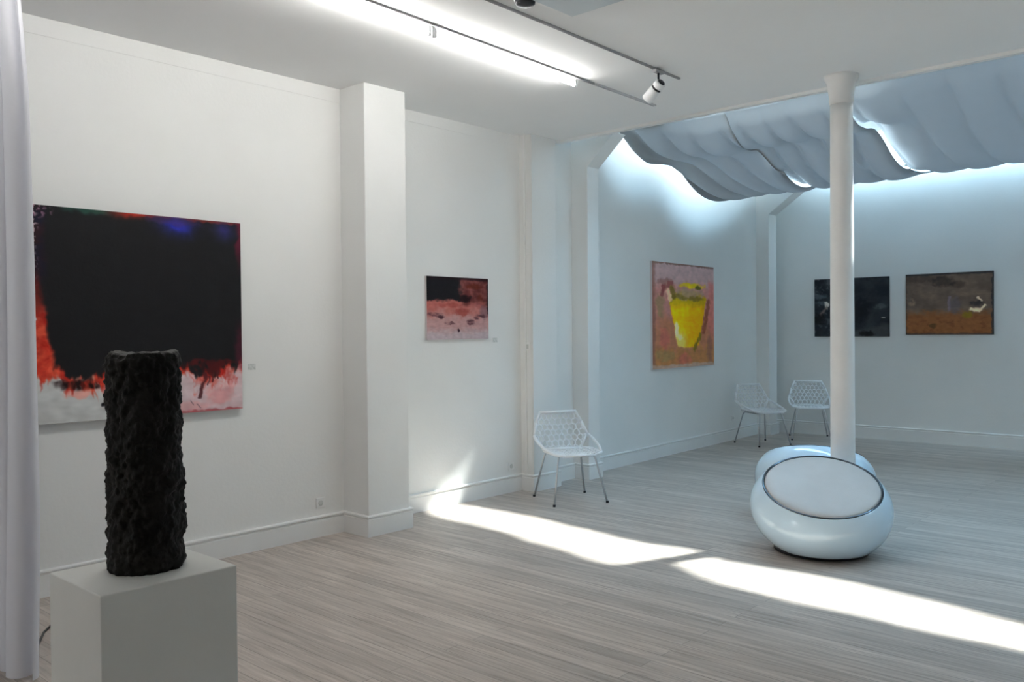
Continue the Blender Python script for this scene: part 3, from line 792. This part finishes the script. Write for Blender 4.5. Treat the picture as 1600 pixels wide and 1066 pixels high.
def spot(label, loc, aim):
    root = thing('spotlight', label, 'spotlight', loc)
    bm = bmesh.new(); box(bm, -0.018, 0.018, -0.055, 0.055, -0.022, 0.0); obj('adapter', bm, M['track'], root, False, 0.003)
    bm = bmesh.new(); tube(bm, [(0, 0, -0.02), (0, 0, -0.10)], 0.008, 10); obj('stem', bm, M['black'], root, True)
    d = Vector(aim).normalized(); q = Vector((0, 0, 1)).rotation_difference(d).to_matrix().to_4x4()
    c = Vector((0, 0, -0.115))
    T = Matrix.Translation(c) @ q
    bm = bmesh.new()
    lathe(bm, [(0.034, -0.032), (0.041, -0.026), (0.041, 0.012)], 28, T); b = obj('housing', bm, M['lampw'], root, True)
    bm = bmesh.new(); lathe(bm, [(0.036, 0.012), (0.036, 0.028)], 28, T); obj('cooling_gap', bm, M['black'], b, True)
    bm = bmesh.new(); lathe(bm, [(0.041, 0.028), (0.043, 0.034), (0.043, 0.135), (0.038, 0.138), (0.036, 0.12), (0.001, 0.115)], 28, T, caps=False); obj('barrel', bm, M['lampw'], root, True)
    bm = bmesh.new(); lathe(bm, [(0.03, -0.034), (0.028, -0.040)], 24, T); obj('back_cap', bm, M['black'], b, True)
    return root
spot('white track spotlight at the far end of the track, aimed at the left wall', (-3.505, 5.48, H - 0.014), (-0.62, 0.10, -0.42))
root = thing('smoke_detector', 'small black ceiling detector at the very top edge of the photo, beside the spotlight track', 'detector', (-3.335, 3.80, H))
bm = bmesh.new(); lathe(bm, [(0.066, 0), (0.066, -0.008)], 32); obj('mount', bm, M['lampw'], root, True)
bm = bmesh.new(); lathe(bm, [(0.060, -0.008), (0.058, -0.026), (0.045, -0.036), (0.001, -0.040)], 32); obj('cover', bm, M['black'], root, True)

# ceiling hatch and little wall fittings
root = thing('ceiling_hatch', 'square grey-blue access hatch in the ceiling above the spotlights', 'hatch', (-3.30, 3.53, H))
bm = bmesh.new(); box(bm, 0, 0.66, 0, 0.66, -0.012, 0); obj('hatch_frame', bm, M['ceiling'], root, False, 0.003)
bm = bmesh.new(); box(bm, 0.02, 0.64, 0.02, 0.64, -0.018, -0.0125); obj('hatch_panel', bm, M['hatch'], root, False, 0.002)

def socket(label, loc, nx=True, s=0.04):
    root = thing('wall_socket', label, 'socket', loc, (0, 0, 0), 'wall sockets')
    bm = bmesh.new(); box(bm, 0, 0.008, -s, s, -s, s); p = obj('plate', bm, M['trim'], root, False, 0.003)
    bm = bmesh.new(); lathe(bm, [(s * 0.55, 0.0), (s * 0.55, 0.0035), (s * 0.48, 0.004)], 24, Matrix.Translation((0.0075, 0, 0)) @ Matrix.Rotation(PI / 2, 4, 'Y'))
    obj('outlet', bm, M['socket'], p, True)
    return root
socket('white wall socket above the baseboard, just before the near pilaster', (X1, 3.955, 0.262))
socket('round wall socket above the baseboard, left of the near chair', (X2, 6.26, 0.255))
socket('small wall socket low behind the left far chair', (ax(11.2), 11.2, 0.31), s=0.035)
bm = bmesh.new(); box(bm, 0, 0.003, -0.03, 0.03, -0.022, 0.022)
o = obj('wall_label', bm, M['label'], None); o.location = (X1, 3.375, 1.345)
tag(o, 'tiny pale caption card right of the large black painting', 'label')
bm = bmesh.new(); box(bm, 0, 0.003, -0.03, 0.03, -0.022, 0.022)
o = obj('wall_label', bm, M['label'], None); o.location = (X2, 6.05, 1.50)
tag(o, 'tiny pale caption card right of the small pink painting', 'label')
root = thing('light_switch', 'small white light switch on the side of the middle pilaster', 'switch', (-5.64, 6.42, 1.43))
bm = bmesh.new(); box(bm, -0.035, 0.035, -0.008, 0, -0.04, 0.04); p = obj('plate', bm, M['trim'], root, False, 0.002)
bm = bmesh.new(); box(bm, -0.018, 0.018, -0.012, -0.008, -0.022, 0.022); obj('rocker', bm, M['socket'], root, False, 0.002)

# ------------------------------------------------------------------ curtain at the left edge
bm = bmesh.new(); g = []
NX, NYZ = 240, 60
C0, C1 = Vector((-4.27, 1.42)), Vector((-5.60, 1.30))
for i in range(NX + 1):
    t = i / NX; row = []
    for j in range(NYZ + 1):
        z = 0.012 + (H - 0.05) * j / NYZ; s = j / NYZ
        am = 0.035 + 0.018 * (1 - s)
        a = 2 * PI * (t * 11 + 0.35 * noise.noise(Vector((t * 5, s * 0.8, 1))))
        pull = 0.11 * sst(0.75, 1.0, s) * (1 - t) + 0.03 * sst(0.25, 0.0, s) * (1 - t)
        p = C0.lerp(C1, t)
        row.append(bm.verts.new((p.x - pull + 0.02 * math.sin(a * 2 + 1), p.y + am * math.sin(a) + 0.02 * noise.noise(Vector((t * 9, s * 2, 4))), z)))
    g.append(row)
for i in range(NX):
    for j in range(NYZ): bm.faces.new([g[i][j], g[i + 1][j], g[i + 1][j + 1], g[i][j + 1]])
root = thing('curtain', 'floor-length sheer white curtain at the left edge of the photo', 'curtain', (0, 0, 0))
o = obj('curtain_cloth', bm, M['curtain'], root, True)
bm = bmesh.new(); box(bm, -5.60, -4.16, 1.34, 1.38, H - 0.04, H); obj('curtain_rail', bm, M['trackw'], root)
# cable on the floor behind the plinth
bm = bmesh.new()
pts = [(-4.55, 1.50, 0.006), (-4.75, 1.60, 0.006), (-4.95, 1.70, 0.006), (-5.08, 1.80, 0.006), (-4.98, 1.86, 0.006), (-4.80, 1.84, 0.006), (-4.6, 1.80, 0.006), (-4.3, 1.72, 0.006)]
fine = []
for i in range(len(pts) - 1):
    for k in range(6):
        a = Vector(pts[i]).lerp(Vector(pts[i + 1]), k / 6); fine.append(a)
tube(bm, fine + [Vector(pts[-1])], 0.006, 8)
o = obj('cable', bm, M['frost'], None, True); tag(o, 'thin dark cable on the floor between the curtain and the plinth', 'cable')

# ------------------------------------------------------------------ light
world = bpy.data.worlds.new('sky'); scene.world = world; world.use_nodes = True
nt = world.node_tree; bg = nt.nodes['Background']
bg.inputs['Color'].default_value = (0.47, 0.745, 1.0, 1); bg.inputs['Strength'].default_value = 14.0

sd = bpy.data.lights.new('sun', 'SUN'); sd.energy = 20.0; sd.angle = math.radians(2.0); sd.color = (1.0, 0.985, 0.95)
so = bpy.data.objects.new('sun', sd); COL.objects.link(so)
dirv = Vector((-0.24, -0.605, -1.0)).normalized()
so.rotation_euler = Vector((0, 0, -1)).rotation_difference(dirv).to_euler(); so.location = (0, 12, 9)

def area(name, loc, rot, sx, sy, power, col, portal=False):
    l = bpy.data.lights.new(name, 'AREA'); l.shape = 'RECTANGLE'; l.size = sx; l.size_y = sy; l.energy = power; l.color = col
    if portal: l.cycles.is_portal = True
    o = bpy.data.objects.new(name, l); COL.objects.link(o); o.location = loc; o.rotation_euler = rot; return o
area('front_fill_light', (-1.65, YF - 0.05, 1.7), (PI / 2, 0, 0), 6.3, 2.3, 88, (1.0, 0.99, 0.975))  # fill lamp added behind the camera, stands in for unseen window daylight
area('skylight_portal', (-1.7, 9.7, ZT + 0.05), (0, 0, 0), 9.0, 6.0, 1, (1, 1, 1), True)

# ------------------------------------------------------------------ camera
A = math.radians(42.34); P = math.asin(18 / 1350.0); R = math.radians(0.53)
fw = Vector((-math.sin(A) * math.cos(P), math.cos(A) * math.cos(P), -math.sin(P)))
r0 = Vector((math.cos(A), math.sin(A), 0)); u0 = r0.cross(fw)
rt_ = r0 * math.cos(R) - u0 * math.sin(R); up = rt_.cross(fw)
cam = bpy.data.cameras.new('camera'); co = bpy.data.objects.new('camera', cam); COL.objects.link(co)
co.matrix_world = Matrix(((rt_.x, up.x, -fw.x, 0), (rt_.y, up.y, -fw.y, 0), (rt_.z, up.z, -fw.z, 1.6), (0, 0, 0, 1)))
cam.sensor_fit = 'HORIZONTAL'; cam.sensor_width = 36; cam.lens = 1350 / 1600 * 36; cam.clip_start = 0.02
scene.camera = co

scene.view_settings.view_transform = 'Standard'; scene.view_settings.look = 'None'
scene.view_settings.exposure = 0.30; scene.view_settings.gamma = 1.0
scene.view_settings.use_curve_mapping = False
scene.cycles.max_bounces = 12; scene.cycles.diffuse_bounces = 7; scene.cycles.transparent_max_bounces = 16
scene.cycles.sample_clamp_indirect = 8.0
